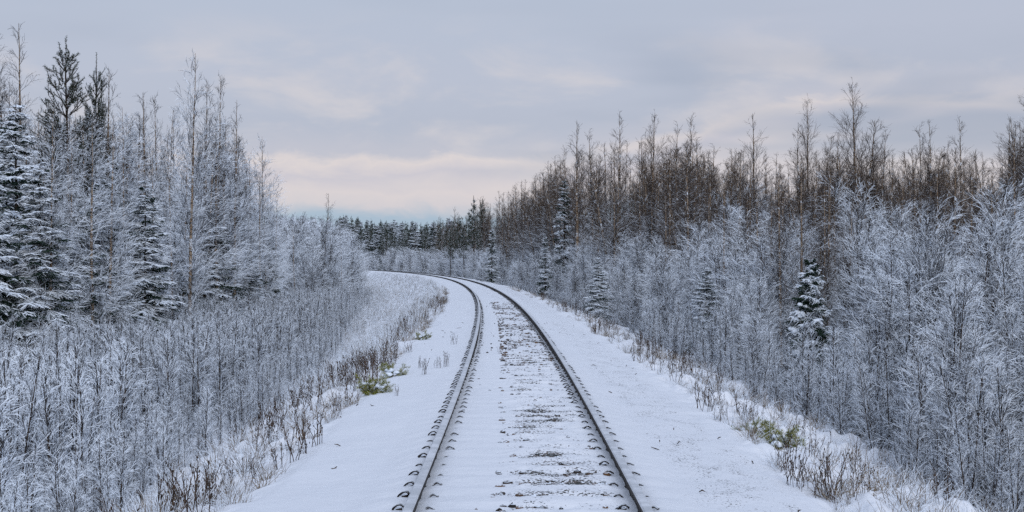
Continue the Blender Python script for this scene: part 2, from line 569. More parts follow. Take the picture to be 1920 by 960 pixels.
# ------------------------------------------------------------------ the track
def build_track():
    root = bpy.data.objects.new('railway_track', None)
    COL.objects.link(root)
    root.location = (0, 0, 0)
    tag(root, 'single railway track curving away through the snow with dark clipped rails', 'railway track')
    Ys = [3.0, 6.0]
    y = 8.0
    while y < 560: Ys.append(y); y += max(0.25, 0.006 * y)
    Ys = np.array(Ys)
    prof = [(-.036, -.012), (-.026, -.001), (.026, -.001), (.036, -.012), (.034, -.040), (.010, -.052), (.009, -.128), (.070, -.150), (.070, -.162), (-.070, -.162), (-.070, -.150), (-.009, -.128), (-.010, -.052), (-.034, -.040)]
    pr = np.array(prof)
    for s in (-1, 1):
        g = Geo()
        xs = centre(Ys) + s * 0.797
        V = np.stack([xs[:, None] + pr[None, :, 0], np.broadcast_to(Ys[:, None], (len(Ys), len(pr))), np.broadcast_to(pr[None, :, 1], (len(Ys), len(pr)))], -1)
        idx = np.arange(len(Ys) * len(pr)).reshape(len(Ys), -1)
        for k in range(len(pr)):
            k2 = (k + 1) % len(pr)
            Q = np.stack([idx[:-1, k], idx[:-1, k2], idx[1:, k2], idx[1:, k]], -1)[:, ::-1]
            if k == 0:
                g.add(V, Q=Q, mat=0)
                off = 0
            else:
                g.Q.append(Q)
                g.mq.append(np.full(len(Q), 0 if k in (0, 1, 2) else 1))
        link_mesh('rail', g.mesh('rail', [M_head, M_rust]), root)
    # spring clips: a bent bar that arches from the sleeper on to the foot of the rail
    def clip_geo(g, x, y, z, side, rng):
        u = np.linspace(0, 1, 9)
        lat = 0.072 + 0.085 * u
        hh = 0.036 * np.sin(np.pi * (0.12 + 0.88 * u)) ** 0.8
        for oy in (-0.035, 0.03):
            P = np.stack([x + side * lat, y + oy + 0.02 * np.sin(u * 5), z + hh * (1 if oy < 0 else 0.8)], -1)[None]
            g.tubes(P, np.full((1, 9), 0.0064), snow=0.2, sides=6)
        b = np.array([[0.085, -.035, -.02], [0.14, -.035, -.02], [0.14, .035, -.02], [0.085, .035, -.02], [0.092, -.028, .014], [0.13, -.028, .008], [0.13, .028, .008], [0.092, .028, .014]])
        b = b * np.array([side, 1, 1]) + np.array([x, y, z])
        g.add(b, Q=[[0, 1, 5, 4], [1, 2, 6, 5], [2, 3, 7, 6], [3, 0, 4, 7], [4, 5, 6, 7]], snow=0.45)
    rng = np.random.default_rng(4)
    Mclip = snowy('clip_steel', (0.012, 0.010, 0.010, 1), (0.03, 0.022, 0.018, 1), 20)
    protos = {}
    for side in (-1, 1):
        g = Geo()
        clip_geo(g, 0, 0, 0, side, rng)
        protos[side] = g.mesh('rail_clip', [Mclip], smooth=False)
    far = Geo()
    k = 0
    yy = 9.9
    zc = -0.112
    while yy < 150:
        for s in (-1, 1):
            for side in (-1, 1):
                x = float(centre(yy)) + s * 0.797
                dz = float(rng.choice([-.006, -.010, -.016, -.026]) + rng.uniform(-0.004, 0.004)) - 0.02 * min(1, max(0, (yy - 18) / 15)) - (0.010 if (s == -1 and side == 1) or (s == 1 and side == 1) else 0.0)
                if k < 100:
                    o = bpy.data.objects.new('rail_clip', protos[side])
                    COL.objects.link(o)
                    o.parent = root
                    o.location = (x, yy, zc + dz)
                    o.rotation_euler = (0, 0, float(rng.normal(0, 0.08)))
                    k += 1
                else:
                    clip_geo(far, x, yy, zc + dz, side, rng)
        yy += 0.6
    o = link_mesh('rail_clip_rows', far.mesh('rail_clip_rows', [Mclip]), root)
    o['kind'] = 'stuff'


build_track()


def rock(rng, r):
    """a squashed, broken 8x5 ball"""
    nu, nv = 7, 5
    th = np.arange(nu) / nu * 2 * np.pi
    ph = np.linspace(-np.pi / 2, np.pi / 2, nv)
    V = np.stack([np.cos(ph)[:, None] * np.cos(th), np.cos(ph)[:, None] * np.sin(th), np.broadcast_to(np.sin(ph)[:, None], (nv, nu))], -1)
    V = V * rng.uniform(0.75, 1.2, (nv, nu, 1)) * np.array([rng.uniform(.8, 1.5), rng.uniform(.6, 1.1), rng.uniform(.5, .8)]) * r
    a = rng.uniform(0, 6.28)
    R = np.array([[math.cos(a), -math.sin(a), 0], [math.sin(a), math.cos(a), 0], [0, 0, 1]])
    V = V.reshape(-1, 3) @ R.T
    idx = np.arange(nu * nv).reshape(nv, nu)
    Q = np.stack([idx[:-1], np.roll(idx[:-1], -1, 1), np.roll(idx[1:], -1, 1), idx[1:]], -1).reshape(-1, 4)
    return V, Q


def build_stones():
    rng = np.random.default_rng(8)
    g = Geo()
    n = 0
    while n < 2900:
        Y = 9.8 + 60 * rng.random() ** 1.7
        lat = rng.uniform(-0.25, 0.68) if rng.random() < 0.97 else rng.uniform(-0.68, 0.68)
        ph = (Y / 0.6) % 1.0
        if abs(ph - 0.5) > 0.33: continue
        if fbm(np.array([lat * 4.0]), np.array([Y * 5.0]), 3, 41)[0] + 0.7 * (fbm(np.array([lat * 1.6]), np.array([Y * .55]), 2, 31)[0] - .5) < 0.5 and rng.random() < .9: continue
        r = rng.uniform(0.010, 0.030) * (1.5 if rng.random() < 0.06 else 1)
        V, Q = rock(rng, r)
        z0 = -0.124 if abs(lat) < 0.7 else float(ground(lat, Y)) 
        V = V + np.array([float(centre(Y)) + lat, Y, z0 + r * rng.uniform(0.0, 0.35)])
        g.add(V, Q=Q, snow=float(rng.random()))
        n += 1
    o = link_mesh('ballast_gravel', g.mesh('ballast_gravel', [M_stone]))
    tag(o, 'dark and rusty ballast stones poking through the snow between the rails', 'gravel', kind='stuff')


build_stones()


# ------------------------------------------------------------------ tree builders: each returns {part: mesh}, height
def birch(seed, H, s_lo, s_hi, nprim=60, spread=0.24, nsec=9, nter=5, stems=1, mat=None, fat=1.0, lo=0.16, trunk_mat=None, droop=-0.10, ang=0.75):
    rng = np.random.default_rng(seed)
    K = 14
    tr = []
    for k in range(stems):
        w = np.cumsum(rng.normal(0, 0.012 * H / 10, (K, 2)), 0)
        lean = rng.normal(0, 0.02, 2) if k == 0 else rng.normal(0, 0.09, 2)
        h = H * (1 if k == 0 else rng.uniform(0.7, 0.95))
        zz = np.linspace(-0.3, h, K)
        tr.append(np.stack([w[:, 0] + lean[0] * zz, w[:, 1] + lean[1] * zz, zz], -1))
    tr = np.stack(tr)
    gt = Geo()
    r0 = 0.0088 * H * rng.uniform(0.85, 1.1)
    w = np.linspace(0, 1, K)
    gt.tubes(tr, np.broadcast_to(r0 * (1 - w) ** 0.9 + 0.006, (stems, K)), snow=0.8, sides=7)
    gc = Geo()
    shape = lambda t: np.minimum(1, (t - lo + 0.12) / 0.25) * (1 - t) ** 0.78
    P1, t1 = spawn(rng, tr, nprim, lo, 0.985, ang, lambda t, L: H * spread * (0.06 + shape(t)), 7, bend=0.035, jit=0.06, asd=0.2)
    L1 = np.linalg.norm(P1[:, -1] - P1[:, 0], axis=1)
    zz = lambda P: np.clip(P[:, :, 2].mean(1) / H, 0, 1)
    sn = lambda P: np.clip(s_lo + (s_hi - s_lo) * zz(P) ** 0.9 + rng.normal(0, 0.17, len(P)), 0, 1)
    gc.tubes(P1, taper(len(P1), 7, (0.005 + 0.010 * L1 / (0.24 * H) * H / 11) * fat, 0.003 * fat), snow=sn(P1))
    P2, t2 = spawn(rng, P1, nsec, 0.12, 1.0, 0.55, lambda t, L: L * 0.42 * (1.1 - 0.6 * t) + 0.10, 4, bend=droop * 0.5, jit=0.09)
    P2 = thin(rng, P1, nsec, P2, 0.17 * H * spread / 0.22)
    s2 = sn(P2)
    gc.tubes(P2, taper(len(P2), 4, 0.0052 * fat, 0.0028 * fat) * (1 + 0.5 * s2[:, None]), snow=s2)
    P3, t3 = spawn(rng, P2, nter, 0.12, 1.0, 0.5, lambda t, L: L * 0.45 + 0.09, 4, bend=droop, jit=0.12)
    P3 = thin(rng, P2, nter, P3, 0.5)
    s3 = sn(P3)
    gc.tubes(P3, taper(len(P3), 4, 0.0040 * fat, 0.0020 * fat) * (1 + 0.6 * s3[:, None]), snow=s3)
    tm = trunk_mat or M_birch
    return {'trunk': gt.mesh('trunk', [tm], smooth=True), 'crown': gc.mesh('crown', [mat or M_twig])}, H


def shrub(seed, H, stems, s_lo, s_hi, fat=1.0, nprim=30, nsec=7, nter=4, spread=0.20, ang=0.62, mat=None, fan=0.16):
    rng = np.random.default_rng(seed)
    K = 9
    zz = np.linspace(-0.2, 1, K)
    tr = []
    for k in range(stems):
        a = rng.uniform(0, 6.28)
        l = abs(rng.normal(0, fan))
        h = H * (1 if k == 0 else rng.uniform(0.6, 1.0))
        w = np.cumsum(rng.normal(0, 0.006 * h / 3, (K, 2)), 0)
        z = zz * h
        tr.append(np.stack([math.cos(a) * l * z + w[:, 0], math.sin(a) * l * z + w[:, 1], z], -1))
    tr = np.stack(tr)
    gt = Geo()
    r0 = 0.0054 * H
    w = np.linspace(0, 1, K)
    gt.tubes(tr, np.broadcast_to(r0 * (1 - w) ** 0.8 + 0.005, (stems, K)), snow=rng.uniform(0.35, 0.58, stems), sides=5)
    gc = Geo()
    sn = lambda P: np.clip(s_lo + (s_hi - s_lo) * np.clip(P[:, :, 2].mean(1) / H, 0, 1) + rng.normal(0, 0.17, len(P)), 0, 1)
    P1, t1 = spawn(rng, tr, nprim, 0.06, 0.99, ang, lambda t, L: H * spread * (0.25 + (1 - t) ** 0.7), 5, bend=0.04, jit=0.05, asd=0.28)
    s1 = sn(P1)
    gc.tubes(P1, taper(len(P1), 5, 0.0085 * fat, 0.004 * fat) * (1 + .4 * s1[:, None]), snow=s1)
    P2, t2 = spawn(rng, P1, nsec, 0.08, 1.0, 0.5, lambda t, L: L * 0.5 * (1.15 - 0.6 * t) + 0.05, 3, bend=0.04, jit=0.07)
    s2 = sn(P2)
    gc.tubes(P2, taper(len(P2), 3, 0.0062 * fat, 0.0036 * fat) * (1 + .5 * s2[:, None]), snow=s2)
    if nter:
        P3, t3 = spawn(rng, P2, nter, 0.2, 1.0, 0.6, lambda t, L: L * 0.45 + 0.05, 3, bend=0.0, jit=0.14)
        s3 = sn(P3)
        gc.tubes(P3, taper(len(P3), 3, 0.005 * fat, 0.003 * fat) * (1 + .5 * s3[:, None]), snow=s3)
    return {'stem': gt.mesh('stem', [M_bark]), 'twigs': gc.mesh('twigs', [mat or M_twig])}, H


def ball(nu=8, nv=6):
    th = np.arange(nu) / nu * 2 * np.pi
    ph = np.linspace(-np.pi / 2, np.pi / 2, nv)
    V = np.stack([np.cos(ph)[:, None] * np.cos(th), np.cos(ph)[:, None] * np.sin(th), np.broadcast_to(np.sin(ph)[:, None], (nv, nu))], -1).reshape(-1, 3)
    idx = np.arange(nu * nv).reshape(nv, nu)
    Q = np.stack([idx[:-1], np.roll(idx[:-1], -1, 1), np.roll(idx[1:], -1, 1), idx[1:]], -1).reshape(-1, 4)
    return V, Q


def spruce(seed, H, width=0.20, snow=0.6, per=6, gap=0.34, pads=0, nsec=12, nter=4, fat=1.0, lo=0.04, sag=0.0, hard=True):
    rng = np.random.default_rng(seed)
    K = 10
    zz = np.linspace(-0.2, H, K)
    tr = np.stack([rng.normal(0, .01, K), rng.normal(0, .01, K), zz], -1)[None]
    gt = Geo()
    w = np.linspace(0, 1, K)
    gt.tubes(tr, (0.0095 * H * (1 - w) + 0.008)[None], snow=0.3, sides=7)
    nb = int(H / gap) * per
    P = []
    sn = []
    for k in range(nb):
        t = lo + (0.985 - lo) * (k // per + rng.uniform(-0.9, 0.9)) / (nb / per)
        t = min(max(t, lo), 0.985)
        a = (k % per) / per * 6.283 + rng.uniform(-.5, .5) + (k // per) * 0.7
        Lb = H * width * (1 - t) ** 0.85 * rng.uniform(0.7, 1.15) + 0.10
        el = 0.85 * t - 0.34 + rng.normal(0, .16) - sag
        d = np.array([math.cos(a) * math.cos(el), math.sin(a) * math.cos(el), math.sin(el)])
        p = np.array([0, 0, t * H])
        pts = [p]
        for j in range(5):
            p = p + d * Lb / 5
            pts.append(p)
            d = unit(d + Z3 * (-0.10 if j < 2 else 0.10) * (1.3 - t))
        P.append(pts)
        sn.append(rng.choice([0.15, 0.45, 0.75, 0.95], p=[.25, .25, .25, .25]) if hard else 0.6)
    P1 = np.array(P)
    s1 = np.clip(np.array(sn) + (snow - 0.55), 0, 1)
    g = Geo()
    L1 = np.linalg.norm(P1[:, -1] - P1[:, 0], axis=1)
    g.tubes(P1, taper(len(P1), 6, 0.016 * fat + 0.010 * L1, 0.014 * fat), snow=s1)
    P2, _ = spawn(rng, P1, nsec, 0.10, 1.0, 0.85, lambda t, L: L * 0.40 * (1.15 - 0.8 * t) + 0.05, 4, bend=-0.12, flat=True, jit=.09, tilt=-0.2)
    s2 = np.clip(np.repeat(s1, nsec) + rng.normal(0, .14, len(P2)), 0, 1)
    g.tubes(P2, taper(len(P2), 4, 0.021 * fat, 0.011 * fat), snow=s2)
    if nter:
        P3, _ = spawn(rng, P2, nter, 0.2, 0.95, 0.8, lambda t, L: L * 0.42 + 0.03, 3, bend=-0.12, flat=True, jit=.1, tilt=-0.25)
        s3 = np.clip(np.repeat(s2, nter) + rng.normal(0, .14, len(P3)), 0, 1)
        g.tubes(P3, taper(len(P3), 3, 0.017 * fat, 0.007 * fat), snow=s3)
    parts = {'trunk': gt.mesh('trunk', [M_bark], smooth=True), 'crown': g.mesh('crown', [M_needle])}
    if pads:
        BV, BQ = ball()
        for np_, i in enumerate(rng.permutation(len(P1))[:pads]):
            gs = Geo()
            c = P1[i, 3] + np.array([0, 0, 0.02])
            u = unit(P1[i, 5] - P1[i, 2])
            L = L1[i]
            sd = unit(np.cross(u, Z3))
            upv = np.cross(sd, u)
            for q in range(3):
                r = np.array([0.30, 0.22, 0.10]) * L * rng.uniform(0.55, 1.15, 3)
                V = BV * r * rng.uniform(0.8, 1.2, (len(BV), 1))
                cc = c + u * rng.normal(0, .22) * L + sd * rng.normal(0, .12) * L
                gs.add(cc + V[:, :1] * u + V[:, 1:2] * sd + V[:, 2:3] * upv, Q=BQ)
            parts['snow#%d' % np_] = gs.mesh('snow', [M_snow], smooth=True)
    return parts, H


def needles(g, rng, P, n, length, width, snow, mat=0, fwd=0.6):
    """bottlebrush of needles round each shoot in P (M,K,3)"""
    M, K, _ = P.shape
    t = rng.random((M, n)) * (K - 1.001)
    i = t.astype(int)
    fr = (t - i)[..., None]
    m = np.arange(M)[:, None]
    pos = P[m, i] * (1 - fr) + P[m, i + 1] * fr
    tan = unit(P[m, i + 1] - P[m, i])
    r = rng.normal(size=pos.shape)
    perp = unit(r - (r * tan).sum(-1, keepdims=True) * tan)
    d = unit(perp + fwd * tan) * length * rng.uniform(.7, 1.15, (M, n, 1))
    s = unit(np.cross(d, rng.normal(size=d.shape))) * width / 2
    V = np.stack([pos - s, pos + s, pos + d], 2).reshape(-1, 3)
    T = np.arange(len(V)).reshape(-1, 3)
    sn = np.repeat(np.clip(snow + rng.normal(0, .18, M * n), 0, 1), 3)
    g.add(V, T=T, mat=mat, snow=sn)


def pine(seed, H, width=0.2, snow=0.5, gap=0.42, lo=0.35, per=5, nsh=7, nn=36, nl=0.075, nw=0.012, mat=None, up=0.5, shl=0.22):
    rng = np.random.default_rng(seed)
    K = 10
    zz = np.linspace(-0.2, H, K)
    tr = np.stack([np.cumsum(rng.normal(0, .02, K)), np.cumsum(rng.normal(0, .02, K)), zz], -1)[None]
    gt = Geo()
    w = np.linspace(0, 1, K)
    gt.tubes(tr, (0.010 * H * (1 - w) + 0.012)[None], snow=0.25, sides=7)
    P = []
    t = lo
    while t < 0.95:
        for k in range(per):
            a = rng.uniform(0, 6.283)
            Lb = H * width * (1 - t) ** 1.0 * rng.uniform(.5, 1.15) + 0.12
            el = rng.normal(up - 0.25 + 0.55 * t, .14)
            d = np.array([math.cos(a) * math.cos(el), math.sin(a) * math.cos(el), math.sin(el)])
            f = (t + rng.uniform(-.01, .01)) * (K - 1)
            i = int(f)
            p = tr[0, i] * (1 - f + i) + tr[0, min(i + 1, K - 1)] * (f - i)
            pts = [p]
            for j in range(5):
                p = p + d * Lb / 5
                pts.append(p)
                d = unit(d + Z3 * 0.12 + rng.normal(0, .05, 3))
            P.append(pts)
        t += gap / H * rng.uniform(.8, 1.2)
    P1 = np.array(P)
    g = Geo()
    g.tubes(P1, taper(len(P1), 6, 0.022, 0.008), snow=0.45, mat=1)
    P2, _ = spawn(rng, P1, nsh, 0.25, 1.0, 0.6, lambda t, L: L * 0.12 + shl, 4, bend=0.16, jit=.06)
    P2 = thin(rng, P1, nsh, P2, H * width * .32)
    g.tubes(P2, taper(len(P2), 4, 0.014, 0.008), snow=0.3, mat=1)
    s = np.clip(np.repeat(rng.normal(snow, .22, len(P2)), nn), 0, 1)
    needles(g, rng, P2, nn, nl, nw, s)
    lead = np.stack([np.array([tr[0, -1] - [0, 0, .5], tr[0, -1] - [0, 0, .1], tr[0, -1] + [0, 0, .22]])])
    g.tubes(lead, taper(1, 3, .015, .008), snow=0, mat=1)
    needles(g, rng, lead, nn * 2, nl, nw, np.full(nn * 2, .2))
    return {'trunk': gt.mesh('trunk', [M_bark], smooth=True), 'crown': g.mesh('crown', [mat or M_pine, M_bark])}, H


def low_pine(seed, L=0.6, snow=0.3, n=14):
    """a few branches of a young pine lying out of the snow, snow pads on top"""
    rng = np.random.default_rng(seed)
    P = []
    for k in range(n):
        a = rng.uniform(0, 6.283)
        el = rng.uniform(0.15, 0.9)
        d = np.array([math.cos(a) * math.cos(el), math.sin(a) * math.cos(el), math.sin(el)])
        p = np.array([0, 0, -.03])
        pts = [p]
        for j in range(5):
            p = p + d * L * rng.uniform(.7, 1.1) / 5
            pts.append(p)
            d = unit(d + rng.normal(0, .1, 3) + Z3 * .02)
        P.append(pts)
    P1 = np.array(P)
    gb = Geo()
    gb.tubes(P1, taper(n, 6, 0.012, 0.006), snow=0.2)
    g = Geo()
    P2, _ = spawn(rng, P1, 7, 0.2, 1, .6, lambda t, l: l * .2 + .05, 3, bend=.1)
    s = np.clip(np.repeat(rng.normal(snow, .15, len(P2)), 60), 0, 1)
    needles(g, rng, P2, 60, .08, .008, s)
    parts = {'branch': gb.mesh('branch', [M_bark]), 'needles': g.mesh('needles', [M_young])}
    BV, BQ = ball(10, 7)
    for k in range(4):
        gs = Geo()
        r = np.array([rng.uniform(.10, .17), rng.uniform(.10, .16), rng.uniform(.04, .08)]) * L / .6
        V = BV * r * rng.uniform(.85, 1.15, (len(BV), 1))
        c = P1[rng.integers(n), 3] * np.array([.8, .8, 1.0]) + np.array([0, .10, .04])
        gs.add(V + c, Q=BQ)
        parts['snow#%d' % k] = gs.mesh('snow', [M_snow], smooth=True)
    return parts, L


def weed(seed, H, n=7, heads=True):
    rng = np.random.default_rng(seed)
    P = []
    for k in range(n):
        b = rng.normal(0, .07, 2)
        l = rng.normal(0, .16, 2)
        h = H * rng.uniform(.55, 1.05)
        z = np.linspace(-.06, h, 5)
        P.append(np.stack([b[0] + l[0] * z + rng.normal(0, .008, 5), b[1] + l[1] * z + rng.normal(0, .008, 5), z], -1))
    P = np.array(P)
    g = Geo()
    g.tubes(P, taper(n, 5, .006, .0035), snow=0.25)
    P2, _ = spawn(rng, P, 6, .3, 1, .6, lambda t, L: .07 + 0 * t, 3, bend=.05, jit=.2)
    g.tubes(P2, taper(len(P2), 3, .0045, .003), snow=rng.uniform(.2, .6, len(P2)))
    if heads:
        BV, BQ = ball(5, 4)
        for e in np.concatenate([P[:, -1], P2[:, -1]]):
            if rng.random() < .6:
                r = rng.uniform(.004, .010)
                g.add(e + BV * np.array([r, r, r * rng.uniform(1.2, 2.6)]) * rng.uniform(.7, 1.3, (len(BV), 1)), Q=BQ, snow=rng.uniform(.1, .7))
    return {'dry_weed': g.mesh('dry_weed', [M_dry])}, H


def tuft(seed, H, n=40, snow=.5):
    rng = np.random.default_rng(seed)
    a = rng.uniform(0, 6.283, n)
    el = rng.uniform(.5, 1.45, n)
    d = np.stack([np.cos(a) * np.cos(el), np.sin(a) * np.cos(el), np.sin(el)], -1)
    p = np.concatenate([rng.normal(0, .05, (n, 2)), np.full((n, 1), -.04)], 1)
    L = H * rng.uniform(.5, 1.1, (n, 1))
    pts = [p]
    for k in range(4):
        p = p + d * L / 4
        pts.append(p)
        d = unit(d - Z3 * .16 + rng.normal(0, .06, d.shape))
    g = Geo()
    g.tubes(np.stack(pts, 1), taper(n, 5, .0042, .002), snow=np.clip(rng.normal(snow, .2, n), 0, 1))
    return {'grass': g.mesh('grass', [M_straw])}, H


# ------------------------------------------------------------------ placing
def place(name, proto, X, Y, scale, label, cat, group=None, rot=0.0, sxy=1.0, z=None, tilt=(0, 0), parts=True):
    meshes, H = proto
    lat = X - float(centre(Y))
    if z is None: z = float(ground(lat, Y))
    if len(meshes) == 1:
        root = bpy.data.objects.new(name, list(meshes.values())[0])
    else:
        root = bpy.data.objects.new(name, None)
    COL.objects.link(root)
    root.location = (X, Y, z)
    root.rotation_euler = (tilt[0], tilt[1], rot)
    root.scale = (scale * sxy, scale * sxy, scale)
    tag(root, label, cat, group)
    if len(meshes) > 1:
        for pn, me in meshes.items():
            link_mesh(pn.split('#')[0], me, root)
    return root


def place_px(name, proto, px, top, Y, label, cat, group=None, rot=0.0, sxy=1.0, hmin=0.3, **kw):
    X = at_px(px, Y)
    zg = float(ground(X - float(centre(Y)), Y))
    h = max(z_px(top, Y) - zg, hmin)
    return place(name, proto, X, Y, h / proto[1], label, cat, group, rot, sxy, z=zg, **kw)


R = np.random.default_rng(77)
rr = lambda a, b: float(R.uniform(a, b))

# prototypes
BIRCH = [birch(100 + i, 11, 0.88, 0.58, nprim=72, spread=0.23, nsec=11, nter=6, droop=-.10, ang=.85) for i in range(4)]
BIRCH2 = [birch(120 + i, 11, 0.75, 0.22, nprim=60, spread=0.21, stems=1 + i % 2, droop=-.09, fat=.95, ang=.6) for i in range(4)]
BROWN = [birch(140 + i, 11, 0.66, 0.10, nprim=46, spread=0.22, stems=1 + i % 3, nsec=9, nter=5, mat=M_brown, fat=1.05, ang=0.46, droop=-.015, lo=.16) for i in range(5)]
MIXED = [birch(150 + i, 11, 0.82, 0.10, nprim=56, spread=0.22, stems=1 + i % 2, nsec=10, nter=5, mat=M_brown, fat=1.0, ang=0.55, droop=-.03, lo=.1) for i in range(4)]
OVAL = birch(155, 11, .35, .05, nprim=70, spread=.27, stems=2, nsec=10, nter=5, mat=M_brown, fat=1.0, ang=.5, droop=-.06, lo=.2)
FROST = [shrub(160 + i, 5.0, 3 + i % 3, .58, .64, fat=.68, nprim=34, nsec=8, nter=3, spread=.30, ang=.68) for i in range(6)]  # less snow on the low twigs paints in shade inside the thicket
SAPL = [shrub(200 + i, 2.3, 1 + (i % 3 == 0), .68, .74, fat=0.56, nprim=26, nsec=6, nter=1, spread=.22, fan=.10, ang=.52) for i in range(8)]
SPR = [spruce(300 + i, 9.0, width=.19, snow=.52, gap=.30, per=8, sag=.10) for i in range(3)]
SPR_S = [spruce(320 + i, 2.6, width=.33, snow=.42, gap=.13, per=7, pads=22, nsec=13, nter=5, fat=.66) for i in range(2)]
SPR_N = [spruce(340 + i, 8.0, width=.11, snow=.34, gap=.30, per=6, nsec=9, nter=4) for i in range(3)]
PINE = [pine(400 + i, 9.0, width=.40, gap=.31, per=6, nsh=8, nn=40, nl=.085, nw=.014, snow=.46, lo=.2, shl=.2, up=.5) for i in range(2)]
PINE_F = [pine(420 + i, 12.0, width=.2, gap=.55, lo=.4, per=5, nsh=6, nn=16, nl=.16, nw=.05, snow=.28, shl=.4) for i in range(3)]
LOWP = [low_pine(440 + i) for i in range(3)]
WEED = [weed(500 + i, .5, n=5 + i % 4) for i in range(6)]
TUFT_B = [tuft(540 + i, .34, n=26, snow=.42) for i in range(3)]
TUFT_W = [tuft(560 + i, .5, n=26, snow=.9) for i in range(3)]
TUFT = [tuft(520 + i, .42, n=28, snow=.72) for i in range(5)]

# --- left forest: the trees one can tell apart
pick = lambda L: L[int(R.integers(len(L)))]
GL = 'snowy trees of the forest on the inside of the curve'
place_px('pine', PINE[0], 130, 82, 60, 'tall dark green pine spire standing clear against the sky, taller of the two pines', 'pine tree', rot=.3, sxy=.95)
place_px('pine', PINE[1], 180, 112, 63, 'thin dark green pine leaning beside the taller pine', 'pine tree', rot=2.0, sxy=.62)
LB = [  # px, top, Y, variant list, label
    (8, 62, 58, BIRCH2, 'bare thin birch at the outer edge of the picture, paler twin stands beside it'),
    (38, 42, 60, BIRCH2, 'highest bare birch at the far left, fine twigs against the sky'),
    (92, 205, 47, BIRCH, 'snowy birch with a reddish brown trunk in front of the tall pine'),
    (198, 128, 62, BIRCH2, 'thin bare birch close behind the leaning pine'),
    (234, 200, 56, BIRCH, 'snow laden birch with a pale tan trunk beside the dark spruce'),
    (272, 172, 66, BIRCH2, 'slender birch with a bare brown top between the pines and the tallest birch'),
    (302, 180, 68, BIRCH2, 'bare birch with two thin tops next to the tallest birch of the inner forest'),
    (355, 98, 62, BIRCH, 'tallest snowy birch of the inner forest with long open branches'),
    (382, 150, 72, BIRCH2, 'bare grey birch directly behind the tallest birch'),
    (402, 142, 74, BIRCH2, 'thin pointed birch just past the tallest birch'),
    (440, 188, 78, BIRCH2, 'bare birch with a drooping crown near the end of the tall forest'),
    (492, 255, 92, BIRCH, 'last tall birch at the end of the inner forest, drooping white twigs'),
    (462, 300, 90, BIRCH, 'shorter snowy birch beside the last tall birch'),
    (612, 362, 190, BIRCH2, 'bare birch rising above the white thicket by the bend'),
]
for px, top, Y, L, lab in LB:
    place_px('birch_tree', pick(L), px, top, Y, lab, 'birch tree', rot=rr(0, 6.28), sxy=rr(.8, 1.05))
LS = [
    (30, 190, 50, SPR[0], 1.25, 'large spruce with heavy drooping snowy boughs at the edge of the picture'),
    (-30, 250, 46, SPR[1], 1.25, 'broad dark spruce half cut off by the edge of the picture'),
    (235, 318, 58, SPR[2], .8, 'dark green spruce standing in the gap beside the pale tan birch trunk'),
    (402, 395, 72, SPR[1], 1.6, 'wide low spruce with layered snowy boughs beneath the thin birches'),
    (470, 475, 84, SPR[0], 1.7, 'lowest dark spruce at the end of the inner forest'),
    (330, 420, 66, SPR[2], 1.2, 'snow covered spruce under the tallest birch'),
    (150, 400, 55, SPR[1], 1.1, 'snow covered spruce under the two pines'),
    (75, 300, 47, SPR[0], 1.4, 'snow draped spruce filling the space before the reddish trunked birch'),
    (110, 230, 66, SPR[2], 1.1, 'dense snowy spruce right below the tall pine top'),
]
for px, top, Y, p, sxy, lab in LS:
    place_px('spruce_tree', p, px, top, Y, lab, 'spruce tree', rot=rr(0, 6.28), sxy=sxy)

sky_l = lambda px: np.interp(px, [-60, 0, 60, 150, 250, 350, 420, 470, 520, 560], [150, 150, 200, 210, 210, 200, 215, 290, 360, 420])
for i in range(190):
    px = rr(-70, 525)
    Y = rr(50, 100) if px < 420 else rr(80, 112)
    lat = at_px(px, Y) - float(centre(Y))
    if lat > -12.5:
        continue
    top = float(sky_l(px)) + abs(rr(-20, 120)) * (1 if i % 2 else .4)
    if i % 3 == 2:
        place_px('spruce_tree', pick(SPR), px, top + rr(60, 150), Y, 'snow covered spruce in the dense forest on the inside of the curve', 'spruce tree', 'spruces inside the snowy forest', rot=rr(0, 6.28), sxy=rr(.9, 1.4))
    else:
        place_px('birch_tree', pick(BIRCH), px, top, Y, 'slim snowy birch in the dense forest on the inside of the curve', 'birch tree', GL, rot=rr(0, 6.28), sxy=rr(.8, 1.15))
# white bushy trees of the second group, by the bend
for i in range(160):
    Y = rr(135, 290)
    lat = -rr(10.5, 26) if Y > 150 else -rr(13, 26)
    X = float(centre(Y)) + lat
    px = 960 + X / Y * F0
    if px < 500 or px > 668: continue
    top = np.interp(px, [500, 560, 600, 640, 668], [400, 415, 405, 425, 450]) + abs(rr(-10, 50))
    place_px('frosted_tree', pick(BIRCH if i % 2 else FROST), px, float(top), Y, 'white frosted young tree in the grove beside the bend', 'young tree', 'white frosted trees by the bend', rot=rr(0, 6.28), sxy=rr(1.1, 1.5))

